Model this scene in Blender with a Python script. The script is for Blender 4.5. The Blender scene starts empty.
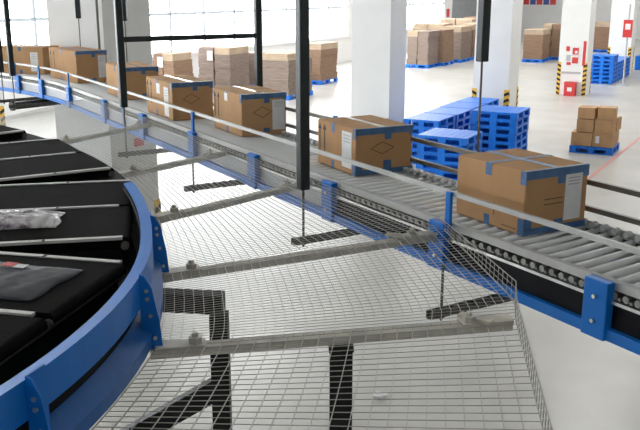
import bpy, bmesh, math, random
from mathutils import Vector, Matrix
random.seed(7)
S = bpy.context.scene
COL = S.collection
# ------------------------------------------------------------------ camera
FPX, HORIZON, CAMZ = 850.0, -10.0, 3.4
PITCH = math.atan((215 - HORIZON) / FPX)
cd = bpy.data.cameras.new('camera'); cam = bpy.data.objects.new('camera', cd); COL.objects.link(cam)
cd.sensor_fit = 'HORIZONTAL'; cd.sensor_width = 36; cd.lens = 36 * FPX / 640
cd.clip_start = .05; cd.clip_end = 300
cam.location = (0, 0, CAMZ); cam.rotation_euler = (math.pi / 2 - PITCH, 0, 0)
S.camera = cam
# ------------------------------------------------------------------ light
w = bpy.data.worlds.new('sky'); S.world = w; w.use_nodes = True
w.node_tree.nodes['Background'].inputs[0].default_value = (.93, .97, 1, 1)
w.node_tree.nodes['Background'].inputs[1].default_value = 1.0
WINDOW_EMIT = 19.0
FILL_WATTS = 410
S.view_settings.view_transform = 'Standard'; S.view_settings.look = 'None'
S.view_settings.gamma = 1; S.view_settings.use_curve_mapping = False
S.view_settings.exposure = -0.95
GA = math.radians(27.7)                       # the building's own axes
E1 = Vector((math.sin(GA), math.cos(GA), 0)); E2 = Vector((math.cos(GA), -math.sin(GA), 0))
def grid(a, b, z=0): v = E1 * a + E2 * b; return Vector((v.x, v.y, z))
CEIL = 7.6
for a in (20, 31, 42, 54):  # unseen area lights added overhead to brighten the far part of the hall
    for b in (-13, -3, 8):
        ld = bpy.data.lights.new('unseen_hall_fill', 'AREA'); ld.shape = 'RECTANGLE'; ld.size = 3.2; ld.size_y = 1.6
        ld.energy = FILL_WATTS; ld.color = (1, .985, .96)
        lo = bpy.data.objects.new('unseen_hall_fill', ld); COL.objects.link(lo)
        lo.location = grid(a, b, CEIL - .06); lo.rotation_euler = (0, 0, math.pi / 2 - GA)

# ------------------------------------------------------------------ photo pixel -> point at a known height
def at(u, v, z):
    x = (u - 320) / FPX; y = (215 - v) / FPX; c, s = math.cos(PITCH), math.sin(PITCH)
    r = Vector((x, c + s * y, -s + c * y)); t = (z - CAMZ) / r.z
    return Vector((r.x * t, r.y * t, z))

# ------------------------------------------------------------------ materials
def mat(name, col, rough=.5, metal=0, noise=0, nscale=8, bump=0, bscale=40, spec=.5, emit=0, stretch=None, alpha=None, coat=0):
    m = bpy.data.materials.new(name); m.use_nodes = True; n = m.node_tree.nodes; l = m.node_tree.links
    p = n['Principled BSDF']; p.inputs['Base Color'].default_value = (*col, 1)
    p.inputs['Roughness'].default_value = rough; p.inputs['Metallic'].default_value = metal
    p.inputs['Specular IOR Level'].default_value = spec; p.inputs['Coat Weight'].default_value = coat
    if emit:
        p.inputs['Emission Color'].default_value = (*col, 1); p.inputs['Emission Strength'].default_value = emit
    if noise or bump:
        tc = n.new('ShaderNodeTexCoord'); mp = n.new('ShaderNodeMapping'); l.new(tc.outputs['Object'], mp.inputs[0])
        if stretch: mp.inputs['Scale'].default_value = stretch
    if noise:
        t = n.new('ShaderNodeTexNoise'); t.inputs['Scale'].default_value = nscale; t.inputs['Detail'].default_value = 5
        l.new(mp.outputs[0], t.inputs['Vector'])
        r = n.new('ShaderNodeValToRGB'); r.color_ramp.elements[0].position = .3; r.color_ramp.elements[1].position = .7
        r.color_ramp.elements[0].color = (*[c * (1 - noise) for c in col], 1)
        r.color_ramp.elements[1].color = (*[min(1, c * (1 + noise * .6)) for c in col], 1)
        l.new(t.outputs['Fac'], r.inputs[0]); l.new(r.outputs[0], p.inputs['Base Color'])
    if bump:
        t2 = n.new('ShaderNodeTexNoise'); t2.inputs['Scale'].default_value = bscale; l.new(mp.outputs[0], t2.inputs['Vector'])
        b = n.new('ShaderNodeBump'); b.inputs['Strength'].default_value = bump; b.inputs['Distance'].default_value = .01
        l.new(t2.outputs['Fac'], b.inputs['Height']); l.new(b.outputs[0], p.inputs['Normal'])
    return m
M = {}
M['floor'] = mat('epoxy_floor', (.50, .487, .45), .3, noise=.14, nscale=.9, spec=.5)
M['wall'] = mat('white_paint', (.82, .82, .81), .7, noise=.03, nscale=2)
M['ceil'] = mat('ceiling_paint', (.8, .8, .8), .8)
M['greywall'] = mat('grey_paint', (.30, .32, .33), .6, noise=.1, nscale=3)
M['pane'] = mat('daylit_pane', (.95, .98, 1), .3, emit=WINDOW_EMIT)
M['mullion'] = mat('window_frame_metal', (.55, .62, .68), .5)
M['card'] = mat('cardboard', (.52, .30, .145), .75, noise=.08, nscale=7, bump=.15, bscale=60, spec=.2)
M['card2'] = mat('cardboard_tan', (.56, .335, .17), .75, noise=.10, nscale=6, bump=.15, bscale=60, spec=.2)
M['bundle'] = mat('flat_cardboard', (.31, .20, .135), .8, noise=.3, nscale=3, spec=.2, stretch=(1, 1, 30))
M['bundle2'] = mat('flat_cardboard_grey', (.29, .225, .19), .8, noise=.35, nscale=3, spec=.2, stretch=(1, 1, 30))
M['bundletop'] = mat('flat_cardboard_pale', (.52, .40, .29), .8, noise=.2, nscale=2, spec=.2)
M['tape'] = mat('blue_tape', (.065, .165, .35), .35, noise=.35, nscale=18)
M['cleartape'] = mat('clear_tape', (.62, .58, .52), .15, noise=.15, nscale=10)
M['label'] = mat('white_label', (.80, .80, .79), .5, noise=.06, nscale=20)
M['ink'] = mat('dark_ink', (.06, .045, .035), .7)
M['inkbrown'] = mat('brown_ink', (.16, .085, .04), .8)
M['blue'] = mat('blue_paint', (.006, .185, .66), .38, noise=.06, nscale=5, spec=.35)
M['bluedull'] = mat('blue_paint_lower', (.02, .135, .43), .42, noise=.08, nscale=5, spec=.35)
M['pallet'] = mat('blue_plastic', (.006, .19, .78), .36, noise=.08, nscale=4, spec=.4)
M['steel'] = mat('zinc_steel', (.60, .60, .58), .33, metal=.85, noise=.12, nscale=12)
M['rail'] = mat('aluminium_rail', (.47, .47, .455), .45, metal=.5, noise=.08, nscale=10)
M['darkrail'] = mat('worn_steel_rail', (.22, .205, .18), .42, metal=.6, noise=.15, nscale=10)
M['roller'] = mat('roller_steel', (.80, .81, .81), .34, metal=.6, noise=.08, nscale=9)
M['beam'] = mat('galvanised_channel', (.64, .61, .53), .5, metal=.2, noise=.2, nscale=16)
M['wire'] = mat('mesh_wire', (.42, .41, .38), .45, metal=.3)
M['pole'] = mat('dark_green_grey_steel', (.028, .036, .037), .4, noise=.1, nscale=6, spec=.3)
M['rod'] = mat('threaded_rod', (.16, .15, .13), .5, metal=.5)
M['strut'] = mat('dark_strut', (.13, .125, .11), .5, metal=.3, noise=.4, nscale=30)
M['black'] = mat('black_steel', (.012, .013, .013), .5, noise=.2, nscale=6, spec=.25)
M['panel'] = mat('black_skirt', (.009, .009, .012), .45, noise=.2, nscale=4, spec=.1)
M['belt'] = mat('black_belt', (.011, .0105, .010), .8, noise=.25, nscale=5, bump=.1, bscale=90, spec=.04)
M['void'] = mat('track_black', (.006, .006, .007), .7, spec=.2)
M['strip'] = mat('belt_strip', (.66, .645, .62), .45, metal=.15, noise=.1, nscale=10)
M['greyskirt'] = mat('grey_skirt', (.36, .37, .39), .45, metal=.3, noise=.1, nscale=4)
M['wheel'] = mat('grey_wheel', (.30, .30, .28), .4, metal=.4, noise=.35, nscale=25)
M['bright'] = mat('bright_zinc', (.75, .76, .76), .3, metal=.6)
M['channelgrey'] = mat('channel_grey', (.07, .07, .065), .6)
M['bolt'] = mat('zinc_bolt', (.65, .62, .52), .3, metal=.8)
M['yellow'] = mat('hazard_yellow', (.80, .48, .05), .5)
M['red'] = mat('sign_red', (.62, .04, .04), .5)
M['redline'] = mat('floor_line_red', (.62, .25, .22), .5, noise=.15, nscale=6)
M['grey'] = mat('sign_grey', (.45, .45, .46), .6)
M['signblue'] = mat('sign_blue', (.05, .09, .35), .5)

# ------------------------------------------------------------------ the hanging machinery is scaled down about the camera
K = .65                                        # scale factor about the camera, brings the conveyor before the left column, cartons 0.3 m
LIFT = 3.4 * (1 - K)                           # keeps the camera height fixed in the scaling, bringing the roller tops to 2.49 m above the floor
DECK = False                                   # True while the machinery is being built
FLOORU, CEILU = -LIFT / K, (CEIL - LIFT) / K   # floor and ceiling before that scaling
def W(v):
    v = Vector(v); return v * K + Vector((0, 0, LIFT)) if DECK else v
# ------------------------------------------------------------------ mesh helpers
class MB:
    def __init__(s): s.v = []; s.f = []
    def add(s, vs, fs):
        o = len(s.v); s.v += [tuple(v) for v in vs]; s.f += [tuple(i + o for i in f) for f in fs]; return s
    def box(s, c, size, rz=0, mtx=None):
        x, y, z = (k / 2 for k in size); c = Vector(c)
        R = mtx or Matrix.Rotation(rz, 3, 'Z')
        vs = [c + R @ Vector((i * x, j * y, k * z)) for k in (-1, 1) for j in (-1, 1) for i in (-1, 1)]
        return s.add(vs, [(0, 2, 3, 1), (4, 5, 7, 6), (0, 1, 5, 4), (2, 6, 7, 3), (0, 4, 6, 2), (1, 3, 7, 5)])
    def bar(s, a, b, wd, ht, up=(0, 0, 1)):
        a, b = Vector(a), Vector(b); y = (b - a).normalized(); u = Vector(up); x = y.cross(u)
        if x.length < 1e-4: x = y.cross(Vector((1, 0, 0)))
        x.normalize(); z = x.cross(y)
        return s.box((a + b) / 2, (wd, (b - a).length, ht), mtx=Matrix((x, y, z)).transposed())
    def tube(s, a, b, r, n=10, r2=None):
        a, b = Vector(a), Vector(b); d = (b - a).normalized()
        x = d.orthogonal().normalized(); y = d.cross(x); r2 = r if r2 is None else r2
        vs = []
        for p, rr in ((a, r), (b, r2)):
            vs += [p + (x * math.cos(t * 2 * math.pi / n) + y * math.sin(t * 2 * math.pi / n)) * rr for t in range(n)]
        fs = [(i, (i + 1) % n, n + (i + 1) % n, n + i) for i in range(n)]
        return s.add(vs, fs + [tuple(range(n - 1, -1, -1)), tuple(range(n, 2 * n))])
    def sweep(s, prof, pts):            # prof: list of (offset, z); pts: list of fn(offset,z)->Vector stations
        n = len(prof); vs = []
        for st in pts: vs += [st(o, z) for o, z in prof]
        fs = []
        for k in range(len(pts) - 1):
            for i in range(n):
                j = (i + 1) % n
                fs.append((k * n + i, k * n + j, (k + 1) * n + j, (k + 1) * n + i))
        e = (len(pts) - 1) * n
        fs += [tuple(range(n - 1, -1, -1)), tuple(e + i for i in range(n))]
        return s.add(vs, fs)
    def prism(s, poly, fn, t0, t1):     # poly in 2d, fn(x,y,t)->Vector
        n = len(poly); vs = [fn(x, y, t0) for x, y in poly] + [fn(x, y, t1) for x, y in poly]
        fs = [(i, (i + 1) % n, n + (i + 1) % n, n + i) for i in range(n)]
        return s.add(vs, fs + [tuple(range(n - 1, -1, -1)), tuple(range(n, 2 * n))])
    def mesh(s, name):
        me = bpy.data.meshes.new(name); me.from_pydata(s.v, [], s.f); me.validate()
        b = bmesh.new(); b.from_mesh(me); bmesh.ops.recalc_face_normals(b, faces=b.faces); b.to_mesh(me); b.free()
        return me
    def build(s, name, m, parent=None, smooth=False, bevel=0, segs=2):
        if DECK: s.v = [W(v) for v in s.v]
        return place(name, s.mesh(name), m, parent, smooth, bevel, segs)
def place(name, me, m=None, parent=None, smooth=False, bevel=0, segs=2):
    o = bpy.data.objects.new(name, me); COL.objects.link(o)
    if m and not me.materials: me.materials.append(M[m])
    if parent:
        o.parent = parent; o.matrix_parent_inverse = INV(parent)
    if smooth: me.shade_smooth()
    if bevel:
        b = o.modifiers.new('bevel', 'BEVEL'); b.width = bevel; b.segments = segs; b.limit_method = 'ANGLE'; b.angle_limit = .6
    return o
def INV(p):
    mt = p.matrix_basis.copy()
    q = p.parent
    pm = p
    tot = pm.matrix_basis.copy()
    while q: tot = q.matrix_basis @ pm.matrix_parent_inverse @ tot if False else q.matrix_basis @ (pm.matrix_parent_inverse @ tot); pm = q; q = q.parent
    return tot.inverted()
def tag(o, label=None, cat=None, group=None, kind=None):
    if label: o['label'] = label
    if cat: o['category'] = cat
    if group: o['group'] = group
    if kind: o['kind'] = kind
    return o
def empty(name, loc, rz=0, label=None, cat=None, group=None, kind=None):
    o = bpy.data.objects.new(name, None); COL.objects.link(o); o.location = W(loc); o.rotation_euler = (0, 0, rz)
    o.empty_display_size = .1
    return tag(o, label, cat, group, kind)
def local(name, me, m, parent, loc=(0, 0, 0), rz=0):       # a child placed in its parent's own frame
    o = bpy.data.objects.new(name, me); COL.objects.link(o); o.parent = parent; o.location = loc; o.rotation_euler = (0, 0, rz)
    if DECK: me.transform(Matrix.Scale(K, 4))
    if m and not me.materials: me.materials.append(M[m])
    return o
def copy_tree(o, parent=None):
    c = o.copy(); COL.objects.link(c)
    if parent: c.parent = parent
    for ch in list(o.children): copy_tree(ch, c)
    return c
ORD = ['top', 'second', 'third', 'fourth', 'fifth', 'sixth', 'seventh', 'eighth', 'ninth']

# ================================================================== the hall
A0, A1, B0, B1 = -9, 66, -18.5, 17
def gridbox(mb, a0, a1, b0, b1, z0, z1):
    return mb.box(grid((a0 + a1) / 2, (b0 + b1) / 2, (z0 + z1) / 2), (b1 - b0, a1 - a0, z1 - z0), rz=-GA)
floor = tag(gridbox(MB(), A0, A1, B0, B1, -.2, 0).build('floor', 'floor'), 'pale grey glossy epoxy warehouse floor', kind='structure')
tag(gridbox(MB(), A0, A1, B0, B1, CEIL, CEIL + .2).build('ceiling', 'ceil'), 'white warehouse ceiling', kind='structure')
SILL, HEAD = 1.25, 5.6
wins = [(-6, 4.2), (6, 20), (22.2, 38.2), (40.5, 52)]
wl = MB()
gridbox(wl, A0, A1, B0 - .3, B0, 0, SILL); gridbox(wl, A0, A1, B0 - .3, B0, HEAD, CEIL)
prev = A0
for a, b in wins + [(A1, A1)]:
    gridbox(wl, prev, a, B0 - .3, B0, SILL, HEAD); prev = b
tag(wl.build('wall_left', 'wall'), 'white wall with long windows', kind='structure')
for k, (a, b) in enumerate(wins):
    wn = empty('window_%d' % (k + 1), grid((a + b) / 2, B0, SILL), -GA, kind='structure')
    f = MB()
    gridbox(f, a, b, B0 - .16, B0 - .02, SILL, SILL + .06); gridbox(f, a, b, B0 - .16, B0 - .02, HEAD - .06, HEAD)
    n = max(2, round((b - a) / 1.95)); st = (b - a) / n
    zs = [SILL, 2.6, 4.1, HEAD]
    for i in range(n + 1): gridbox(f, a + i * st - .06, a + i * st + .06, B0 - .16, B0 - .02, SILL, HEAD)
    for z in zs[1:-1]: gridbox(f, a, b, B0 - .16, B0 - .02, z - .05, z + .05)
    f.build('window_frame', 'mullion', wn)
    gridbox(MB(), a, b, B0 - .02, B0 + .12, SILL - .06, SILL).build('window_sill', 'wall', wn)
    for i in range(n):
        for j in range(3):
            gridbox(MB(), a + i * st + .035, a + (i + 1) * st - .035, B0 - .12, B0 - .1, zs[j] + .03, zs[j + 1] - .03).build('pane', 'pane', wn)
tag(gridbox(MB(), A1, A1 + .3, B0, B1, 0, CEIL).build('wall_back', 'wall'), 'white far wall', kind='structure')
tag(gridbox(MB(), A0, A1, B1, B1 + .3, 0, CEIL).build('wall_right', 'wall'), 'white right wall', kind='structure')
tag(gridbox(MB(), A0 - .3, A0, B0, B1, 0, CEIL).build('wall_front', 'wall'), 'white wall behind the viewer', kind='structure')

# columns with hazard striped corner guards
def column(P, wd, label, ht=1.08, name='column'):
    root = empty(name, (P.x, P.y, 0), -GA, label, 'column')
    root['kind'] = 'structure'
    MB().box((0, 0, CEIL / 2), (wd, wd, CEIL)).build('shaft', 'wall').parent = root
    h = wd / 2; sw = .10; nb = round(ht / .155)
    for sx in (-1, 1):
        for sy in (-1, 1):
            # one corner guard: L-shaped yellow base with slanted black bands
            g = MB(); g.box((sx * (h - sw / 2 + .006), sy * (h + .004), ht / 2), (sw + .012, .012, ht)); g.box((sx * (h + .004), sy * (h - sw / 2 + .006), ht / 2), (.012, sw + .012, ht))
            go = g.build('corner_guard', 'yellow'); go.parent = root
            k = MB()
            for i in range(nb):
                z0 = .04 + i * ht / nb; d = .5 * ht / nb; sl = .09
                def fx(x, y, t, sx=sx, sy=sy): return Vector((sx * (h + .012 - x), sy * t, y))
                k.prism([(0, z0), (0, z0 + d * .9), (sw + .01, z0 + d * .9 - sl * .6), (sw + .01, max(.0, z0 - sl * .6))], fx, h + .011, h + .014)
                def fy(x, y, t, sx=sx, sy=sy): return Vector((sx * t, sy * (h + .012 - x), y))
                k.prism([(0, z0), (0, z0 + d * .9), (sw + .01, z0 + d * .9 - sl * .6), (sw + .01, max(.0, z0 - sl * .6))], fy, h + .011, h + .014)
            ko = k.build('hazard_band', 'black'); ko.parent = go
    return root
pr = Vector((-1.81, 9.32, 0))
pr = pr * 1.12
c0 = column(pr - (E1 + E2) * .42, .83, 'white column behind the conveyor bend beside the sorting loop', .85)
pr1 = at(397, 107, 1.08)
c1 = column(pr1 + (E1 - E2) * .44 - Vector((.16, 0, 0)), .86, 'broad white column behind the blue pallets', .72)
c2 = column(grid(20.75, -5.85) - Vector((.13, 0, 0)), .88, 'white column at the right end of the blue pallets')
c3 = column(grid(29.6, -5.85), .92, 'white column with posters and red extinguisher box')
c4 = column(grid(38.5, -5.75), .92, 'white column furthest back beside the far pallets')
pl = at(3, 106, 1.08)
c5 = column(pl - (E1 + E2) * .4, .8, 'white column at the left edge of the picture')

# red notice on the right face of the column behind the bend
def ray(u, v):
    x = (u - 320) / FPX; y = (215 - v) / FPX; c, s = math.cos(PITCH), math.sin(PITCH); return Vector((x, c + s * y, -s + c * y))
pb = pr.dot(E2) + .002; r_ = ray(139, 142); t_ = pb / r_.dot(E2); nq = r_ * t_ + Vector((0, 0, CAMZ))
nb_ = tag(MB().box(nq, (.012, .17, .10), rz=-GA).build('red_notice', 'red'), 'small red notice on the side of the column behind the bend', 'sign')
# red line on the floor
p0 = at(592, 176, .001); p1 = at(652, 128, .001); p0 = p0 - (p1 - p0) * .6
tag(MB().bar((p0.x, p0.y, .002), (p1.x, p1.y, .002), .06, .003).build('floor_line', 'redline', floor), 'thin red marking line')
# floor joints
# posters, extinguisher box on the column with posters
def onface(root_a, root_b, wd, x, z, sx, sz, m, name, label=None, cat=None, parent=None, off=.006, th=.012):
    c = grid(root_a - wd / 2 - off, root_b + x, z)
    o = MB().box((c.x, c.y, c.z), (sx, th, sz), rz=-GA).build(name, m, parent)
    return tag(o, label, cat) if label else o
CA, CB, CW = 29.6, -5.85, .92
po = onface(CA, CB, CW, -.02, 1.30, .46, .66, 'label', 'poster', 'white notice poster with red print on the column', 'poster')
for i, (x, z, sx, sz, m) in enumerate([(-.15, 1.52, .12, .16, 'red'), (.10, 1.45, .2, .22, 'red'), (-.12, 1.22, .14, .2, 'grey'), (.1, 1.15, .2, .2, 'red'), (-.1, 1.04, .14, .1, 'red'), (.12, 1.42, .08, .08, 'label'), (.1, 1.3, .3, .02, 'grey')]):
    onface(CA, CB, CW, -.02 + x, z, sx, sz, m, 'print_block', parent=po, off=.013 + i * .0006, th=.004)
onface(CA, CB, CW, .36, 1.38, .09, .8, 'red', 'fire_notice', 'narrow red strip sign beside the notice poster', 'sign')
onface(CA, CB, CW, -.02, .74, .62, .07, 'grey', 'text_strip', 'narrow grey lettering strip below the notice poster', 'sign')
xb = empty('extinguisher_box', grid(CA - CW / 2 - .15, CB + .02, 0), -GA, 'red fire extinguisher box standing against the white column', 'box')
local('body', MB().box((0, 0, .2), (.36, .26, .4)).mesh('body'), 'red', xb)
local('lid', MB().box((0, 0, .425), (.38, .28, .05)).mesh('lid'), 'red', xb)
local('label_plate', MB().box((0, -.134, .22), (.15, .008, .13)).mesh('label_plate'), 'label', xb)
# red sign standing behind the column with posters
sp = at(591, 46, .0)
q = grid(33.0, -4.75)
sg = empty('red_sign', (q.x, q.y, 0), -GA, 'red sign board on a slim post beside the poster column', 'sign')
local('post', MB().tube((0, 0, 0), (0, 0, 2.9), .03).mesh('post'), 'grey', sg)
local('base', MB().box((0, 0, .02), (.4, .4, .04)).mesh('base'), 'grey', sg)
local('board', MB().box((0, -.05, 2.05), (.32, .03, .62)).mesh('board'), 'red', sg)
local('white_panel', MB().box((0, -.07, 2.12), (.18, .012, .2)).mesh('white_panel'), 'label', sg)
# dark partition and banner at the very back
dr1 = tag(gridbox(MB(), 53.4, 58.8, B0 - .02, B0 + .06, 0, 4.4).build('door_1', 'greywall'), 'dark grey shutter door in the window wall', kind='structure')
for k in range(9): gridbox(MB(), 53.5, 58.7, B0 + .05, B0 + .085, .1 + k * .47, .5 + k * .47).build('shutter_panel', 'greywall', dr1)
tag(gridbox(MB(), 52.35, 52.85, B0 + .005, B0 + .03, 1.75, 2.25).build('wall_sign', 'red'), 'small square red sign on the wall beside the shutter door', 'sign')
ban = tag(gridbox(MB(), A1 - .06, A1 - .01, -17.3, -14.7, 2.28, 3.5).build('banner', 'label'), 'red and blue printed banner hanging on the far wall', 'banner')
for k in range(5):
    gridbox(MB(), A1 - .075, A1 - .055, -17.2 + k * .5, -16.78 + k * .5, 2.34, 3.4).build('banner_print', 'red' if k % 2 == 0 else 'signblue', ban)

# ================================================================== roller conveyor
DECK = True
TH = math.radians(-30.6)
D = Vector((math.sin(TH), math.cos(TH), 0)); C = Vector((math.cos(TH), -math.sin(TH), 0))
SC, RC, NEAR, FAR = 12.9, 8.0, 3.25, 4.05
def conv(s, cr, z):
    if s <= SC: v = D * s + C * cr; return Vector((v.x, v.y, z))
    a = (s - SC) / RC                                   # turns left
    O = D * SC + C * (NEAR - RC); r = RC + cr - NEAR
    v = O + C * (math.cos(a) * r) + D * (math.sin(a) * r)
    return Vector((v.x, v.y, z))
def convrz(s): return -TH + (max(0, s - SC) / RC)
S0, S1 = .9, 21.0
def stations(s0, s1):
    ss = [s0]
    if s1 > SC:
        k = max(s0, SC)
        if k > s0: ss.append(k)
        n = max(1, round((s1 - k) / .5)); ss += [k + (s1 - k) * (i + 1) / n for i in range(n)]
    else: ss.append(s1)
    return [(lambda o, z, s=s: conv(s, o, z)) for s in ss]
cv = empty('roller_conveyor', conv(6, 3.65, 1.72), 0, 'long hanging roller conveyor with blue frame and steel rollers', 'conveyor')
def cpart(name, m, prof, s0=S0, s1=S1, parent=None): return MB().sweep(prof, stations(s0, s1)).build(name, m, parent or cv)
def rect(o0, o1, z0, z1): return [(o0, z0), (o1, z0), (o1, z1), (o0, z1)]
cpart('side_rail', 'rail', [(NEAR, 1.975), (NEAR + .055, 1.975), (NEAR + .055, 2.012), (NEAR + .02, 2.026), (NEAR, 2.02)])
cpart('side_rail', 'rail', [(FAR - .05, 1.975), (FAR, 1.975), (FAR, 2.02), (FAR - .05, 2.026)])
cpart('lower_lip', 'steel', rect(NEAR - .012, NEAR + .05, 1.905, 1.922))
cpart('bottom_beam', 'blue', rect(NEAR - .03, NEAR + .03, 1.715, 1.775))
cpart('bottom_beam', 'blue', rect(FAR - .03, FAR + .03, 1.715, 1.775))
cpart('far_skirt', 'panel', rect(FAR - .012, FAR, 1.775, 1.975))
cpart('chain_channel', 'channelgrey', rect(NEAR + .06, NEAR + .075, 1.78, 1.975))
# small drive wheels in a row below the near rail, chain on the far rail
wb = MB(); s = S0
while s < S1:
    wb.tube(conv(s, NEAR - .005, 1.948), conv(s, NEAR + .05, 1.948), .02, 7); wb.tube(conv(s + .035, NEAR - .012, 1.94), conv(s + .035, NEAR + .02, 1.94), .009, 5); s += .07
tag(wb.build('drive_wheel_row', 'wheel', cv), kind='stuff')
wb = MB(); s = S0
while s < 14:
    wb.tube(conv(s, FAR - .09, 2.018), conv(s, FAR - .05, 2.018), .021, 7); s += .085
tag(wb.build('far_wheel_row', 'bright', cv), kind='stuff')
# rollers: each its own part
rl = FAR - NEAR - .16
rm = MB(); rm.tube((-rl / 2, 0, 0), (rl / 2, 0, 0), .0245, 12); rm.tube((-rl / 2 - .04, 0, 0), (rl / 2 + .02, 0, 0), .008, 6)
rm = rm.mesh('roller'); rm.transform(Matrix.Scale(K, 4)); rm.materials.append(M['roller'])
for pg in rm.polygons: pg.use_smooth = len(pg.vertices) == 4
s = S0 + .05; SKEW = math.radians(5)
while s < S1:
    r = place('roller', rm, None, None); p = conv(s, (NEAR + FAR) / 2 - .01, 1.9765)
    r.parent = cv; r.matrix_parent_inverse = INV(cv); r.location = W(p); r.rotation_euler = (0, 0, convrz(s) + SKEW * (1 if s < SC else 0)); s += .094
# wide blue brackets, panels between them, guard posts
wide = [1.45, 2.73, 4.0, 5.32, 6.6, 8.0, 9.5, 11.0, 12.75, 14.1, 15.0, 16.3, 17.8, 19.3]
def upright(s, o0, o1, z0, z1, wd, name, m='blue', parent=None):
    a = conv(s, (o0 + o1) / 2, (z0 + z1) / 2)
    return MB().box(a, (o1 - o0, wd, z1 - z0), rz=convrz(s)).build(name, m, parent or cv, bevel=.004)
for s in wide:
    b = upright(s, NEAR - .05, NEAR + .005, 1.712, 2.015, .15, 'bracket')
    for z in (1.80, 1.93):
        MB().tube(conv(s, NEAR - .05, z), conv(s, NEAR - .062, z), .011, 8).build('bolt', 'bolt', b)
    upright(s, FAR - .005, FAR + .045, 1.712, 2.015, .13, 'bracket')
for a, b in zip([S0 - .06] + wide, wide + [S1]):
    cpart('skirt_panel', 'panel' if a < 5.2 else 'greyskirt', rect(NEAR + .004, NEAR + .016, 1.775, 1.905), a + .067, b - .067)
for s in (1.3, 3.93, 8.0, 10.25, 12.78, 14.2, 15.1, 16.6, 18.2, 20.0):
    upright(s, NEAR - .022, NEAR, 1.98 if s not in (10.25,) else 1.78, 2.215, .05, 'guard_post')
for s in (1.4, 3.93, 6.6, 9.5, 12.4, 15.2, 18.0):
    upright(s, FAR + .002, FAR + .03, 1.8, 2.29, .05, 'guard_post')
cpart('guard_rail', 'rail', [(NEAR, 2.188), (NEAR + .022, 2.188), (NEAR + .026, 2.2), (NEAR + .022, 2.216), (NEAR, 2.216)])
for z in (2.09, 2.255):
    cpart('guard_rail', 'darkrail', rect(FAR - .026, FAR + .002, z - .016, z + .016))
# cross members below the rollers
s = 1.4
for s in (2.1, 3.4, 4.7, 6.0, 7.3, 8.7, 10.2, 11.9, 13.5, 15.6, 17.5):
    MB().bar(conv(s, NEAR, 1.74), conv(s, FAR, 1.74), .05, .04).build('cross_member', 'blue', cv)

# ------------------------------------------------------------------ hangers
def hanger(s, label, near_pole=None, far_pole=None, crossbar=None, near=2.86, far=4.5, rodtop=1.93, zs=1.655):
    rz = convrz(s)
    h = empty('conveyor_hanger', conv(s, near, zs), 0, label, 'hanger', 'conveyor hangers')
    st = MB()                                             # slotted channel
    a, b = conv(s, near - .09, zs), conv(s, far + .06, zs)
    st.bar(a + Vector((0, 0, -.0225)), b + Vector((0, 0, -.0225)), .044, .004)
    for k in (-1, 1):
        t = (b - a).normalized(); x = Vector((t.y, -t.x, 0)) * (.02 * k)
        st.bar(a + x, b + x, .004, .044)
    n = int((b - a).length / .075)
    for i in range(n):
        p = a.lerp(b, (i + .5) / n); st.bar(p - t * .018 + Vector((0, 0, .018)), p + t * .018 + Vector((0, 0, .018)), .04, .005)
    st.build('strut_bar', 'strut', h)
    for cr, zp in ((near, near_pole), (far, far_pole)):
        top = CEILU if zp else rodtop
        if cr == far and not zp: top = 1.74
        MB().tube(conv(s, cr, zs - .05), conv(s, cr, top), .008 if not zp else .009, 8).build('threaded_rod', 'rod', h)
        MB().tube(conv(s, cr, zs - .035), conv(s, cr, zs - .024), .018, 6).build('nut', 'rod', h)
        if zp:
            MB().box(conv(s, cr, (zp + CEILU) / 2), (.075, .075, CEILU - zp), rz=rz).build('sleeve_pole', 'pole', h, bevel=.006)
    if crossbar: MB().bar(conv(s, near, crossbar), conv(s, far, crossbar), .05, .055).build('crossbar', 'pole', h)
    return h
hanger(5.13, 'hanger with thick dark pole in front of the conveyor mid picture', 2.03, 2.86, near=2.895)
hanger(9.02, 'hanger with two dark poles joined by a crossbar at left', 2.17, 2.15, 2.89)
hanger(3.5, 'short hanger rod and strut under the largest carton', far=4.3)
hanger(7.1, 'short hanger rod and strut between the two pole hangers', far=4.3)
def unconv(p):                                  # plan point -> (s, cross) on the bend
    O = D * SC + C * (NEAR - RC); v = Vector((p.x, p.y, 0)) - O
    return SC + RC * math.atan2(v.dot(D), v.dot(C)), v.length - RC + NEAR
for (u, v), lb in (((15, 106), 'hanger with dark pole second from the left at the conveyor bend'), ((4, 101), 'leftmost hanger pole at the conveyor bend')):
    s_, c_ = unconv(at(u, v, 1.655)); hanger(s_, lb, 2.12, None, near=c_, far=4.3)
m0, m1 = at(14, 106, 1.6), at(70, 100, 1.6)
mo = MB().tube(m0, m1, .06, 14).build('drive_motor', 'black', cv); MB().tube(m0 - (m1 - m0).normalized() * .05, m0, .075, 14).build('motor_cap', 'black', mo)
# sleeved ceiling rods behind the conveyor
def drop(u, v, Y, label, sleeve=None, r=.009):
    x = (u - 320) / FPX * (Y * math.cos(PITCH) + .8 * math.sin(PITCH))
    dr = empty('ceiling_rod', (x, Y, 1.7), 0, label, 'rod')
    MB().tube((x, Y, 1.7), (x, Y, CEILU), r, 8).build('rod', 'rod', dr)
    MB().box((x, Y, 1.704), (.1, .1, .008)).build('washer_plate', 'rod', dr)
    if sleeve: MB().box((x, Y, (sleeve + CEILU) / 2), (.075, .075, CEILU - sleeve)).build('sleeve', 'pole', dr, bevel=.005)
drop(80, 47, 14.6, 'thin rod with short dark sleeve behind the second carton from the left', 2.94)
drop(99, 47, 14.2, 'plain dark rod between the two sleeved rods at left', None, .02)
drop(126, 60, 13.4, 'thin rod with short dark sleeve beside the left crossbar pole', 2.94)

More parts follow.
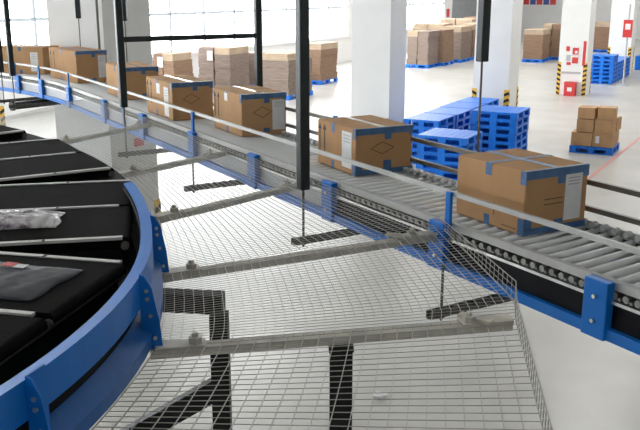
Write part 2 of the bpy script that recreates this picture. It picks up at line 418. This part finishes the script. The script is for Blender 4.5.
# ================================================================== cartons on the conveyor
def rel(parent_rz, o, near):    # build in box-local frame: origin near-bottom corner, x along width (to the right), y along length
    pass
def carton(near, wd, ln, ht, ang, label, style, mname='card', top='blue', z=2.001):
    """near = plan position of the corner nearest the viewer; x axis runs along the right-hand face, y along the left-hand face"""
    r = empty('carton', (near.x, near.y, z), math.radians(ang), label, 'carton', 'cartons riding the conveyor')
    b = MB().box((wd / 2, ln / 2, ht / 2), (wd, ln, ht)).mesh('body'); bo = local('body', b, mname, r)
    bv = bo.modifiers.new('bevel', 'BEVEL'); bv.width = .008; bv.segments = 3
    e = .0015
    def strip(name, x0, x1, y0, y1, z0, z1, m): return local(name, MB().box(((x0 + x1) / 2, (y0 + y1) / 2, (z0 + z1) / 2), (x1 - x0, y1 - y0, z1 - z0)).mesh(name), m, r)
    def left(name, y0, y1, z0, z1, m, k=1): return strip(name, -e * k, .004, y0, y1, z0, z1, m)       # on the left face
    def right(name, x0, x1, z0, z1, m, k=1): return strip(name, x0, x1, -e * k, .004, z0, z1, m)      # on the right face
    def up(name, x0, x1, y0, y1, m, k=1): return strip(name, x0, x1, y0, y1, ht - .004, ht + e * k, m)
    t = .05
    if style['edge']:
        right('edge_tape', -.002, wd + .002, ht - t, ht + .001, 'tape'); up('edge_tape', -.002, wd + .002, -.002, .022, 'tape')
        left('corner_tape', -.002, .045, ht - t * 1.6, ht, 'tape'); right('corner_tape', wd - .04, wd + .002, ht - t * 1.4, ht - t, 'tape')
        right('seam_tape', wd * .5, wd * .62, ht - t * 1.9, ht - t, 'tape')
    if style.get('low'):
        right('edge_tape', -.002, wd + .002, -.0, .04, 'tape'); right('corner_tape', -.002, .06, .03, .1, 'tape'); left('corner_tape', -.002, .05, 0, .1, 'tape')
    right('seam_tape', wd * .48, wd * .62, .03, .075 + style.get('seam', 0), 'tape')
    y = ln * .5 if not style.get('tabs') else ln * style['tabs']
    left('seam_tape', y - .028, y + .028, ht - .075, ht, 'tape'); left('seam_tape', y - .025, y + .025, 0, .065, 'tape')
    tm = 'tape' if top == 'blue' else 'cleartape'
    up('top_tape', wd * .5 - .025, wd * .5 + .025, .02, ln, tm, 1.2)
    up('flap_tape', -.001, wd, y - .02, y + .02, 'tape' if top == 'blue' else 'card2', 1)
    up('flap_seam', wd * .5 - .003, wd * .5 + .003, 0, ln, 'inkbrown', .6)
    if 'rl' in style:
        x0, x1, z0, z1 = style['rl']; lb = right('label', x0 * wd, x1 * wd, z0 * ht, z1 * ht, 'label', 1.4)
        for i in range(3):
            local('print_line', MB().box(((x0 + x1) / 2 * wd, -e * 1.6, (z1 - .06 - .05 * i) * ht), ((x1 - x0) * wd * .7, .001, .006)).mesh('print_line'), 'grey', lb)
    if 'll' in style:
        y0, y1, z0, z1 = style['ll']; lb = left('label', y0 * ln, y1 * ln, z0 * ht, z1 * ht, 'label', 1.4)
        for i in range(3):
            local('print_line', MB().box((-e * 1.6, (y0 + y1) / 2 * ln, (z1 - .08 - .07 * i) * ht), (.001, (y1 - y0) * ln * .7, .007)).mesh('print_line'), 'grey', lb)
    if 'ls' in style:
        y0, y1, z0, z1 = style['ls']; left('sticker', y0 * ln, y1 * ln, z0 * ht, z1 * ht, 'label', 1.8)
    if style.get('arrows'):
        for yy in (.93, .80):
            Y = yy * ln
            m_ = MB().box((-e * .7, Y, ht * .55), (.0015, .016, ht * .5)); m_.prism([(Y - .03, ht * .80), (Y + .03, ht * .80), (Y, ht * .93)], lambda a, b, tt: Vector((tt, a, b)), -e, .002)
            local('arrow_mark', m_.mesh('arrow_mark'), 'ink', r)
    if style.get('diamond'):
        cx, cz, hx, hz = wd * .46, ht * .56, wd * .2, ht * .13; m_ = MB()
        pts = [(cx - hx, cz), (cx, cz + hz), (cx + hx, cz), (cx, cz - hz)]
        for i in range(4):
            a, b2 = pts[i], pts[(i + 1) % 4]; m_.bar((a[0], -.0008, a[1]), (b2[0], -.0008, b2[1]), .002, .006, up=(1, 0, 0) if False else (0, 0, 1))
        local('diamond_mark', m_.mesh('diamond_mark'), 'inkbrown', r)
    if style.get('lines'):
        for z_ in (.44, .52):
            right('print_line', wd * .3, wd * .6, ht * z_, ht * z_ + .006, 'inkbrown', .8)
        left('print_line', ln * .1, ln * .3, ht * .07, ht * .085, 'inkbrown', .8)
        local('box_mark', MB().box((-.0006, ln * .42, ht * .3), (.002, .004, ht * .22)).mesh('box_mark'), 'inkbrown', r)
    return r
V = lambda x, y: Vector((x, y, 0))
carton(V(1.19, 4.79), .50, .63, .385, 29.5, 'largest carton nearest the viewer with blue cross tape on top', dict(edge=1, low=1, lines=1, rl=(.63, .90, .15, .88), tabs=.52))
carton(V(.275, 6.46), .52, .65, .365, 27, 'carton with pale tape on top in front of the broad column', dict(edge=1, low=1, seam=.03, arrows=1, diamond=1, ll=(.1, .34, .12, .9), tabs=.58), top='clear')
carton(V(-.765, 8.27), .485, .76, .415, 28, 'carton in front of the flattened cardboard stacks, between two dark poles', dict(edge=1, arrows=1, diamond=1, rl=(.68, .96, .12, .84), ls=(.47, .58, .76, .95), tabs=.5), 'card2', 'clear')
carton(V(-1.62, 9.33), .48, .90, .415, 29, 'carton just right of the left crossbar pole with two labels on its side', dict(edge=1, diamond=1, arrows=1, ll=(.14, .30, .08, .85), ls=(.45, .58, .62, .9), tabs=.6), 'card2', 'clear')
carton(V(-2.55, 11.17), .46, .95, .42, 28, 'carton partly behind the left crossbar pole', dict(edge=1, tabs=.5), 'card2', 'clear')
carton(V(-3.74, 13.2), .50, 1.22, .49, 36, 'tall carton second from the left with dark arrows', dict(edge=1, arrows=1, rl=(.7, .95, .15, .85), tabs=.55), 'card')
g = carton(V(-4.72, 14.70), .5, .92, .46, 73, 'leftmost carton on the conveyor bend with a white label', dict(edge=0, ll=(.12, .28, .1, .8), tabs=.5), 'card2')

# ================================================================== sorting loop
C1 = Vector((-3.83, 3.33, 0)); R1 = 3.08; TJ = math.radians(10); R2 = 6.58
C2 = C1 - Vector((math.cos(TJ), math.sin(TJ), 0)) * (R2 - R1)
def loop(s, off, z):          # s: arc length from the joint, positive away from the viewer; off: outward
    if s <= 0: a, cc, r = TJ + s / R1, C1, R1
    else: a, cc, r = TJ + s / R2, C2, R2
    return Vector((cc.x + math.cos(a) * (r + off), cc.y + math.sin(a) * (r + off), z))
def looprz(s): return TJ + (s / R1 if s <= 0 else s / R2)
def lst(s0, s1, step=.12):
    n = max(1, round((s1 - s0) / step)); return [(lambda o, z, s=s0 + (s1 - s0) * i / n: loop(s, o, z)) for i in range(n + 1)]
sl = empty('sorting_loop', loop(0, -.6, FLOORU), 0, 'black belt sorting loop with blue curved guard rail', 'sorter')
GS0, GS1 = -3.4, 1.35
MB().sweep([(-.055, 2.243), (0, 2.25), (0, 2.115), (-.006, 2.115), (-.006, 2.238), (-.055, 2.232)], lst(GS0, GS1)).build('guard_rail', 'blue', sl, smooth=False)
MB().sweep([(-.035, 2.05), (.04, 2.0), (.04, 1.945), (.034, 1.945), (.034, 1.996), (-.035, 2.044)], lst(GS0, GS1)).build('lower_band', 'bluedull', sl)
MB().sweep(rect(-.06, -.045, 1.9, 2.22), lst(GS0, GS1)).build('inner_skirt', 'void', sl)
MB().sweep(rect(-1.75, -.08, 1.99, 2.02), lst(GS0, 6.6, .2)).build('track_bed', 'void', sl)
MB().sweep(rect(-.16, -.10, 1.80, 1.99), lst(GS0, 6.6, .2)).build('track_beam', 'black', sl)
MB().sweep(rect(-1.72, -1.66, 1.80, 1.99), lst(GS0, 6.6, .2)).build('track_beam', 'black', sl)
def lstw(s0, s1):               # stations of the cover added over carrier gaps, flared to the image outline
    n = round((s1 - s0) / .2); return [(lambda o, z, s=s0 + (s1 - s0) * i / n: loop(s, o + .05 + min(.2, .05 * (s - 1.3)), z)) for i in range(n + 1)]
MB().sweep(rect(-.5, .0, 2.105, 2.135), lstw(1.45, 6.6)).build('gap_cover', 'void', sl)
MB().sweep(rect(-.03, .0, 1.97, 2.105), lstw(1.45, 6.6)).build('side_skirt', 'void', sl)
def fin(s, name='fin_plate'):
    rz = looprz(s); p = loop(s, 0, 0)
    def fn(x, y, t): return Vector((p.x + math.cos(rz) * x - math.sin(rz) * t, p.y + math.sin(rz) * x + math.cos(rz) * t, y))
    o = MB().prism([(.0, 2.262), (.02, 2.255), (.05, 2.2), (.075, 2.06), (.085, 1.93), (-.005, 1.93)], fn, -.004, .004).build(name, 'blue', sl)
    MB().prism([(.0, 2.262), (.006, 2.262), (.006, 1.94), (.0, 1.94)], fn, -.0, .09).build('fin_flange', 'blue', o)
    for x, y in ((.028, 2.19), (.03, 2.155), (.04, 2.08), (.055, 1.98)):
        MB().tube(fn(x, y, -.004), fn(x, y, -.012), .0085, 8).build('bolt', 'bolt', o)
SB1 = (-math.radians(9.8)) * R1; SB2 = .44
for s in (-1.5, SB1, SB2, -2.7): fin(s)
# carriers: two belts each, three pale strips
def carrier(x, y, ang, label, ln=1.36, wd=.88, cut=0):
    r = empty('belt_carrier', (x, y, 2.02), math.radians(ang), label, 'carrier', 'belt carriers on the sorting loop')
    # local x outward, y along travel; origin at the middle of the outer end
    bo = local('carrier_body', MB().box((-wd / 2 - .02 - cut / 2, 0, .065), (wd - .06 - cut, ln - .06, .09)).mesh('carrier_body'), 'black', r)
    for k in (-1, 1):
        n = 8; rad = .03; prof = []
        y0 = k * ln / 4; bw = ln / 2 - .05
        for i in range(n + 1): t = -math.pi / 2 + math.pi * i / n; prof.append((-.035 + rad * math.cos(t), .15 + rad * math.sin(t)))
        for i in range(n + 1): t = math.pi / 2 + math.pi * i / n; prof.append((-wd + .035 + rad * math.cos(t), .15 + rad * math.sin(t)))
        local('belt', MB().prism(prof, lambda a, b, t: Vector((a, t, b)), y0 - bw / 2, y0 + bw / 2).mesh('belt'), 'belt', r)
        local('end_roller', MB().tube((-.03, y0 - bw / 2 - .02, .135), (-.03, y0 + bw / 2 + .02, .135), .022, 10).mesh('end_roller'), 'strut', r)
    for yy, l0, w_ in ((-ln / 2 + .012, .02, .034), (0, .06, .028), (ln / 2 - .012, .02, .032)):
        st = local('edge_strip', MB().box((-wd / 2 - l0 / 2, yy, .178), (wd - .04 - l0, w_, .014)).mesh('edge_strip'), 'strip', r)
        local('strip_joint', MB().box((-.42, yy, .186), (.012, w_ + .002, .003)).mesh('strip_joint'), 'ink', st)
    return r
carrier(-1.02, 3.03, -13, 'belt carrier carrying the dark parcel bag')
carrier(-1.08, 4.76, 11, 'belt carrier carrying the clear parcel bag')
carrier(-1.80, 6.44, 31.5, 'empty belt carrier just beyond the clear parcel bag', 1.42, cut=.56)
carrier(-3.08, 7.95, 46, 'empty belt carrier furthest along the sorting loop', cut=.56)
carrier(-1.72, 1.42, -37, 'belt carrier at the bottom left corner below the dark bag')
# support: black post, arm and brace below the loop
def post(P, ztop, wd=.1): return MB().box((P.x, P.y, (ztop + FLOORU) / 2), (wd, wd, ztop - FLOORU))
lp = at(219, 313, 1.66)
po_ = post(lp, 1.66).build('support_post', 'black', sl)
MB().box((lp.x, lp.y, FLOORU + .006), (.22, .22, .012)).build('foot_plate', 'black', sl)
a = at(222, 305, 1.70); b = at(100, 303, 1.70); MB().bar((a.x, a.y + .06, 1.69), (b.x, b.y + .12, 1.69), .10, .11).build('support_arm', 'black', sl)
MB().bar((lp.x, lp.y, 1.22), (lp.x - 1.0, lp.y - .02, .62), .07, .12).build('brace', 'black', sl)
post(Vector((lp.x - 1.0, lp.y - .02, 0)), 1.72).build('support_post', 'black', sl)
for s in (-1.5, 2.5, 4.5):
    for o in (-.9, -1.69):
        p = loop(s, o, 0); post(p, 1.99).build('support_post', 'black', sl)

# parcels on the belts
def bag(name, cx, cy, z, sx, sy, th, rz, label, m, seed, amp=.012):
    rnd = random.Random(seed); nx, ny = 26, 20
    b = bmesh.new(); V_ = {}
    ph = [(rnd.uniform(0, 6.3), rnd.uniform(6, 26), rnd.uniform(0, 6.3)) for _ in range(9)]
    def hh(u, v):
        e = (1 - abs(u) ** 3.2) * (1 - abs(v) ** 3.2); e = max(0, e) ** .6
        r = sum(math.sin(f * (u * math.cos(a) + v * math.sin(a)) + p) for a, f, p in ph) / 9
        return .003 + th * e + amp * r * (0.35 + e)
    for side in (1, 0):
        for i in range(nx + 1):
            for j in range(ny + 1):
                u, v = i / nx * 2 - 1, j / ny * 2 - 1
                wob = 1 + .03 * math.sin(5 * v + seed) ; wob2 = 1 + .03 * math.sin(4 * u + seed)
                z_ = max(.004, hh(u, v)) if side else .001
                V_[side, i, j] = b.verts.new((u * sx / 2 * wob, v * sy / 2 * wob2, z_))
        for i in range(nx):
            for j in range(ny):
                q = [V_[side, i, j], V_[side, i + 1, j], V_[side, i + 1, j + 1], V_[side, i, j + 1]]
                b.faces.new(q if side else q[::-1])
    rim = [(i, 0) for i in range(nx)] + [(nx, j) for j in range(ny)] + [(i, ny) for i in range(nx, 0, -1)] + [(0, j) for j in range(ny, 0, -1)]
    for k in range(len(rim)):
        a_, c_ = rim[k], rim[(k + 1) % len(rim)]
        b.faces.new([V_[0, *a_], V_[0, *c_], V_[1, *c_], V_[1, *a_]])
    me = bpy.data.meshes.new(name); b.to_mesh(me); b.free(); me.shade_smooth()
    r = empty(name, (cx, cy, z), rz, label, 'parcel'); local('bag_film', me, m, r); return r
def bagmat(name, c0, c1, c2, scale, rough, coat=.3):
    m = bpy.data.materials.new(name); m.use_nodes = True; n = m.node_tree.nodes; l = m.node_tree.links; p = n['Principled BSDF']
    tc = n.new('ShaderNodeTexCoord'); t = n.new('ShaderNodeTexNoise'); t.inputs['Scale'].default_value = scale; t.inputs['Detail'].default_value = 3
    t.inputs['Distortion'].default_value = 1.2
    r = n.new('ShaderNodeValToRGB'); e = r.color_ramp.elements; e[0].position = .36; e[0].color = (*c0, 1); e[1].position = .62; e[1].color = (*c2, 1)
    x = e.new(.48); x.color = (*c1, 1)
    l.new(tc.outputs['Object'], t.inputs['Vector']); l.new(t.outputs['Fac'], r.inputs[0]); l.new(r.outputs[0], p.inputs['Base Color'])
    p.inputs['Roughness'].default_value = rough; p.inputs['Coat Weight'].default_value = coat; p.inputs['Specular IOR Level'].default_value = .25; p.inputs['Coat Roughness'].default_value = .12
    return m
M['bagclear'] = bagmat('clear_bag', (.10, .075, .10), (.38, .33, .36), (.74, .72, .72), 16, .25)
M['bagdark'] = bagmat('dark_bag', (.010, .011, .017), (.018, .020, .03), (.03, .033, .046), 9, .5, .04)
b1 = at(10, 219, 2.22); bag('parcel_bag', b1.x, b1.y, 2.201, .52, .30, .045, math.radians(10), 'clear plastic parcel bag with white and purple contents', 'bagclear', 3)
b2 = at(6, 276, 2.22); bb = bag('parcel_bag', b2.x, b2.y, 2.201, .50, .40, .016, math.radians(-16), 'dark plastic parcel bag with a red and white label', 'bagdark', 5, .006)
local('label_white', MB().box((-.05, .13, .021), (.12, .045, .003)).mesh('label_white'), 'label', bb)
local('label_red', MB().box((-.075, .135, .023), (.06, .05, .003)).mesh('label_red'), 'red', bb)

# ================================================================== safety net between loop and conveyor
NZ = 1.935
net = empty('safety_net', (0, 4.5, NZ), 0, 'wire mesh safety net on steel channels between loop and conveyor', 'safety net')
def P(x, y, z=NZ): return Vector((x, y, z))
inner = [P(-1.35, 1.7), loop(-1.5, .06, NZ), loop(SB1, .06, NZ), loop(SB2, .05, NZ), P(-1.12, 5.46), P(-1.68, 6.84), P(-2.66, 8.35), P(-3.9, 9.7)]
ce = lambda s, z=1.985: conv(s, 3.24, z)
outer = [[P(.60, 1.5), P(.70, 2.1)], [P(.70, 2.1), P(.90, 3.66)], [P(.90, 3.66), P(.95, 3.9), ce(4.02)], [ce(4.02), ce(5.72)], [ce(5.72), ce(7.25)], [ce(7.25), ce(9.3)], [ce(9.3), ce(11.6)]]
def poly_at(pl, t):
    L = [(pl[i + 1] - pl[i]).length for i in range(len(pl) - 1)]; d = t * sum(L)
    for i, l_ in enumerate(L):
        if d <= l_ or i == len(L) - 1: return pl[i].lerp(pl[i + 1], d / l_)
        d -= l_
WR = .0017
def wire(mb, a, b, r=.0021):
    d = (b - a)
    if d.length < .01: return
    mb.tube(a, b, r, 4)
def inner_at(i, t):
    a, b = inner[i], inner[i + 1]
    p = a.lerp(b, t); n = Vector((b.y - a.y, a.x - b.x, 0)).normalized()
    if n.x < 0: n = -n
    return p + n * (.02 * 4 * t * (1 - t))
for i in range(7):
    mb = MB(); o = outer[i]
    span_in = (inner[i + 1] - inner[i]).length; span_out = sum((o[k + 1] - o[k]).length for k in range(len(o) - 1))
    wid = ((o[0] - inner[i]).length + (o[-1] - inner[i + 1]).length) / 2
    nu = round(wid / (.07 if i < 2 else .047)); nv = round((span_in + span_out) / 2 / (.05 if i < 2 else .036))
    for j in range(nv + 1): wire(mb, inner_at(i, j / nv), poly_at(o, j / nv), .0018 if i < 2 else .0016)
    for k in range(nu + 1):
        prevp = None
        for j in range(9):
            t = j / 8; p = inner_at(i, t).lerp(poly_at(o, t), k / nu) + Vector((0, 0, .003))
            if prevp is not None: wire(mb, prevp, p, .0025 if i < 2 else .0022)
            prevp = p
    tag(mb.build('mesh_panel', 'wire', net), kind='stuff')
# raised lip along the free edge
lip = [P(.60, 1.5), P(.70, 2.1), P(.90, 3.66), P(.95, 3.9), ce(4.02)]
lm = MB(); LH = .10
for h in (.0, .034, .067, LH):
    for k in range(len(lip) - 1):
        za = h if k < 3 else h; zb = h if k < 3 else h * .5
        wire(lm, lip[k] + Vector((0, 0, za)), lip[k + 1] + Vector((0, 0, zb)), .003 if h in (0, LH) else WR)
n = 62
for j in range(n + 1):
    p = poly_at(lip, j / n); wire(lm, p, p + Vector((0, 0, LH * (1 if j / n < .68 else 1 - .5 * (j / n - .68) / .32))))
tag(lm.build('edge_lip', 'wire', net), kind='stuff')
# support channels (C profile, open side down) with clamps
def channel(a, b, wd=.07, ht=.034, ext=0):
    a, b = Vector(a), Vector(b); t = (b - a).normalized(); b = b + t * ext; x = Vector((t.y, -t.x, 0)).normalized()
    m_ = MB(); m_.bar(a, b, wd, .006)
    for k in (-1, 1):
        o = x * (k * (wd / 2 - .003)) + Vector((0, 0, -ht / 2)); m_.bar(a + o, b + o, .006, ht)
    for k in (-1, 1):
        o = x * (k * (wd / 2 - .01)) + Vector((0, 0, -ht + .003)); m_.bar(a + o, b + o, .018, .006)
    return m_.build('support_channel', 'beam', net)
def clamp(par, p, t, s=1):
    x = Vector((t.y, -t.x, 0)); m_ = MB()
    m_.bar(p - t * .035 * s + Vector((0, 0, .008)), p + t * .035 * s + Vector((0, 0, .008)), .08, .014)
    m_.tube(p + Vector((0, 0, .0)), p + Vector((0, 0, .06)), .014, 8)
    m_.tube(p + Vector((0, 0, .015)), p + Vector((0, 0, .042)), .03, 6)
    m_.build('clamp', 'beam', par)
zb = NZ - .008
def Z(v, z=zb): return Vector((v.x, v.y, z))
runs = [(loop(-1.5, .03, 0), P(.70, 2.1), 0), (loop(SB1, .03, 0), P(.875, 3.66), 0), (loop(SB2, .02, 0), ce(4.02), -.02), (inner[4], ce(5.72), -.02), (inner[5], ce(7.25), -.02), (inner[6], ce(9.3), -.02)]
for k, (a, b, ext) in enumerate(runs):
    a, b = Z(a), Z(b); ch = channel(a, b, wd=.07, ext=ext); t = (b - a).normalized(); L = (b - a).length
    clamp(ch, a + t * .19, t, 1.3)
    if L > 1: clamp(ch, b - t * .2, t, 1.2)
    # splice plate at the loop end
    MB().bar(a + t * .02 + Vector((0, 0, .012)), a + t * .16 + Vector((0, 0, .012)), .085, .01).build('splice_plate', 'beam', ch)
    if k in (1, 2):
        x = Vector((t.y, -t.x, 0)); p = b - t * (.16 if k == 1 else .28)
        MB().bar(p - x * .07 - t * .06 + Vector((0, 0, .022)), p + x * .05 + t * .05 + Vector((0, 0, .022)), .05, .016).build('angle_cleat', 'beam', ch)
        MB().bar(p + Vector((0, 0, .012)), b + Vector((0, 0, .012)), .09, .012).build('end_plate', 'beam', ch)
# black post carrying the nearest channel
q = at(341, 349, 1.86)
np_ = empty('net_post', (q.x, q.y, FLOORU), 0, 'black square steel post under the safety net', 'post')
post(q, 1.868).build('shaft', 'black', np_); MB().box((q.x, q.y, FLOORU + .006), (.22, .22, .012)).build('foot_plate', 'black', np_)
MB().box((q.x, q.y, 1.872), (.11, .11, .01)).build('cap_plate', 'black', np_)

DECK = False
# paper scrap on the floor
q = at(380, 398, 0); random.seed(3)
bm = bmesh.new(); bmesh.ops.create_icosphere(bm, subdivisions=2, radius=.055)
for v in bm.verts: v.co *= random.uniform(.6, 1.15); v.co.z *= .45; v.co.x *= 1.2
me = bpy.data.meshes.new('paper_scrap'); bm.to_mesh(me); bm.free()
zmin = min(v.co.z for v in me.vertices); so = place('paper_scrap', me, 'label'); so.location = (q.x, q.y, -zmin)
tag(so, 'small crumpled white paper scrap on the floor below the net', 'paper')

# ================================================================== pallets
def pallet_mesh(wx=1.0, wy=1.0, h=.15):
    m_ = MB(); n = 7; sw = wx / (n + (n - 1) * .08); gp = sw * .08
    for i in range(n): m_.box((-wx / 2 + sw / 2 + i * (sw + gp), 0, h - .012), (sw, wy, .024))
    for y in (-1, 0, 1):
        m_.box((0, y * (wy / 2 - .06), h - .034), (wx, .12, .02)); m_.box((0, y * (wy / 2 - .06), .01), (wx, .12, .02))
        for x in (-1, 0, 1): m_.box((x * (wx / 2 - .075), y * (wy / 2 - .06), h / 2 - .012), (.15, .12, h - .064))
    for x in (-1, 1): m_.box((x * (wx / 2 - .05), 0, .01), (.1, wy, .02))
    return m_.mesh('pallet')
PM = pallet_mesh(); PM.materials.append(M['pallet'])
PH = .15
def pallet(p, z, rz, label, group, sx=1, sy=1):
    o = bpy.data.objects.new('pallet', PM); COL.objects.link(o); o.location = (p.x, p.y, z); o.rotation_euler = (0, 0, rz); o.scale = (sx, sy, 1)
    return tag(o, label, 'pallet', group)
def pstack(p, n, where, group, sx=1, sy=1, jit=.012):
    for k in range(n):
        i = n - 1 - k
        pallet(p + Vector((random.uniform(-jit, jit), random.uniform(-jit, jit), 0)), k * PH + .0005 * k, -GA + random.uniform(-.008, .008), '%s blue plastic pallet of the stack %s' % (ORD[i], where), group, sx, sy)
# stack right behind the conveyor (front-left top corner measured at the stack height)
p = at(416, 135, .9); pstack(p + E2 * .47 + E1 * .47, 6, 'closest behind the conveyor', 'blue pallets behind the conveyor', .92, .92)
p = at(404, 119, .9)
for i in range(4):
    pstack(p + E2 * (.37) + E1 * (.52 + i * 1.03), 6, ['by the broad column', 'second behind the broad column', 'third behind the broad column', 'fourth and furthest behind the broad column'][i], 'blue pallets in a row behind the conveyor', .74, .98)
p = at(471, 110.5, 1.05); pstack(p + E2 * .47 + E1 * .5, 7, 'right of the row behind the largest carton', 'blue pallets behind the conveyor', .94, 1)
# far pallets by the columns
p = at(588.5, 83.5, 0); pstack(p + E2 * .42 + E1 * .5, 7, 'beside the poster column', 'blue pallets beside the far columns', .84, 1)
for i in range(3):
    pstack(p + E2 * .42 + E1 * (1.56 + i * 1.04), 5, ['directly behind the tall far stack', 'third in the far pallet row', 'fourth in the far pallet row', 'fifth in the far pallet row', 'sixth in the far pallet row'][i], 'blue pallets beside the far columns', .84, 1)
p = at(636, 69, 0); pstack(p + E2 * .5, 4, 'right of the furthest column at the picture edge', 'blue pallets beside the far columns')

# ------------------------------------------------------------------ pallet of small cartons on the open floor
p = at(568, 152.5, 0); pc = p + E2 * .46 + E1 * .5
pallet(pc, 0, -GA, 'single blue pallet under the pile of small cartons', None, .9, .9)
def small(dx, dy, z, sx, sy, sz, rz, label):
    v = pc + E2 * dx + E1 * dy
    r = empty('small_carton', (v.x, v.y, z), -GA + rz, label, 'carton', 'small cartons piled on the floor pallet')
    o = local('body', MB().box((0, 0, sz / 2), (sx, sy, sz)).mesh('body'), 'card2', r); bv = o.modifiers.new('b', 'BEVEL'); bv.width = .008; bv.segments = 2
    local('seam_tape', MB().box((0, 0, sz), (sx + .002, .05, .003)).mesh('seam_tape'), 'cleartape', r)
    for k in (-1, 1): local('seam_tape', MB().box((k * sx / 2, 0, sz - .05), (.003, .05, .1)).mesh('seam_tape'), 'cleartape', r)
    return r
z0 = PH + .002
small(-.22, -.21, z0, .44, .42, .29, .02, 'small carton at bottom left front of the pile'); sc_ = small(.22, -.2, z0, .42, .42, .30, -.03, 'small carton at bottom right front of the pile')
small(-.22, .22, z0, .42, .40, .29, 0, 'small carton at bottom left back of the pile'); small(.22, .23, z0, .42, .40, .30, .03, 'small carton at bottom right back of the pile')
z1 = z0 + .303
small(-.17, -.2, z1, .36, .40, .27, .03, 'small carton in the middle layer, left front'); small(.22, -.19, z1, .40, .40, .28, .05, 'small carton in the middle layer, right front')
small(.25, .25, z1, .38, .36, .28, -.1, 'small carton in the middle layer, right back'); small(-.18, .22, z1, .38, .38, .28, 0, 'small carton in the middle layer, left back')
z2 = z1 + .283
small(-.155, -.18, z2, .36, .40, .24, -.04, 'small carton on top of the pile, left'); small(.245, -.19, z2, .36, .38, .26, .06, 'small carton on top of the pile, right')
local('sticker', MB().box((-.1, -.212, .16), (.08, .004, .15)).mesh('sticker'), 'label', sc_)

# ------------------------------------------------------------------ stacks of flattened cardboard on pallets
def flat_stack(P0, wx, wy, h, label, n=6, m='bundle', label_card=False, palletlabel='', rz=None, splits=2, name='cardboard_stack', pal=True):
    """P0: front-left bottom corner on the floor, wx along E2, wy along E1"""
    rz = -GA if rz is None else rz
    c = P0 + E2 * wx / 2 + E1 * wy / 2; rnd = random.Random(hash((round(P0.x, 2), n)) & 0xffff)
    zb = 0
    if pal:
        pallet(c, 0, rz, palletlabel, 'blue pallets under cardboard stacks', wx * 1.02, wy * 1.02); zb = PH + .001
    r = empty(name, (c.x, c.y, zb), rz, label, 'cardboard', 'stacks of flattened cardboard')
    bh = (h - zb) / n
    for s_ in range(splits):
        for k in range(n):
            x = -wx / 2 + wx / splits * (s_ + .5)
            ww = wx / splits - .03 + rnd.uniform(-.02, .02); ox, oy = rnd.uniform(-.02, .02), rnd.uniform(-.03, .03)
            mb = MB(); nl = 4
            for q_ in range(nl):
                mb.box((x + ox + rnd.uniform(-.008, .008), oy + rnd.uniform(-.01, .01), k * bh + bh / nl * (q_ + .5)), (ww + rnd.uniform(-.012, .0), wy + rnd.uniform(-.03, 0), bh / nl - .004))
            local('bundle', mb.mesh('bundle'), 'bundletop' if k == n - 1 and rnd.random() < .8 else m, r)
    if label_card: local('tag_sheet', MB().box((-wx * .1, -wy / 2 - .03, (h - zb) * .8), (.22, .008, .32)).mesh('tag_sheet'), 'label', r)
    return r
def fl(u, v): return at(u, v, 0)
L = [  # u, v of the front-left floor corner, width, depth, height, material, name in words
 (262, 98.5, 1.0, 1.6, 1.45, 'bundle2', 'nearest large grey stack of flattened cardboard behind the dark pole', 0, 1),
 (303, 84, .75, 1.4, 1.50, 'bundle', 'brown stack of flattened cardboard just right of the dark pole', 0, 1),
 (238, 88, .8, 1.2, 1.25, 'bundle2', 'grey stack of flattened cardboard with white sheet behind the far pole', 1, 1),
 (199, 92, 1.3, 1.2, 1.53, 'bundle2', 'tall stack of flattened cardboard in two columns left of the far pole', 1, 2),
 (154, 101, .85, 1.0, 1.5, 'bundle', 'brown stack of flattened cardboard furthest left by the windows', 1, 2),
 (406, 67.5, 1.05, 1.4, 1.62, 'bundle2', 'stack of flattened cardboard directly right of the broad column', 0, 2),
 (428, 65.5, .75, 1.4, 1.62, 'bundle', 'second stack of flattened cardboard from the broad column', 1, 1),
 (441, 62, 1.0, 1.6, 1.70, 'bundle2', 'third stack of flattened cardboard from the broad column', 0, 2),
 (457, 59.5, .8, 1.6, 1.75, 'bundle', 'fourth stack of flattened cardboard from the broad column', 0, 1),
 (470, 57, 1.0, 1.6, 1.8, 'bundle2', 'fifth stack of flattened cardboard beside the hanging pole', 0, 1),
 (522, 62, .95, 1.5, 1.55, 'bundle', 'stack of flattened cardboard just right of the white column behind the pallets', 0, 1),
 (540, 59.5, 1.0, 1.5, 1.75, 'bundle', 'taller stack of flattened cardboard just left of the poster column', 0, 2),
 (590, 52, 1.0, 1.5, 1.65, 'bundle', 'stack of flattened cardboard behind the red sign', 0, 1),
]
for u, v, wx, wy, h, m, lb, card, sp_ in L:
    flat_stack(fl(u, v), wx, wy, h, lb, n=6, m=m, label_card=bool(card), splits=sp_, palletlabel='blue pallet under the ' + lb.split(' of flattened')[0] + {0: ''}.get(0) + ' of cardboard ' + ' '.join(lb.split()[-5:]))
# second row further back, along the windows
for k, (u, v, wx, h) in enumerate([(412, 59, 1.6, 1.75), (438, 55, 1.8, 1.9), (462, 51, 1.8, 1.9)]):
    flat_stack(fl(u, v), wx, 1.5, h, ['back row stack of cardboard seen above the broad column row, left', 'back row stack of cardboard in the middle of the row', 'back row stack of cardboard nearest the grey shutter'][k], n=6, m='bundle', splits=2, palletlabel=['blue pallet under the left back row cardboard stack', 'blue pallet under the middle back row cardboard stack', 'blue pallet under the right back row cardboard stack'][k])
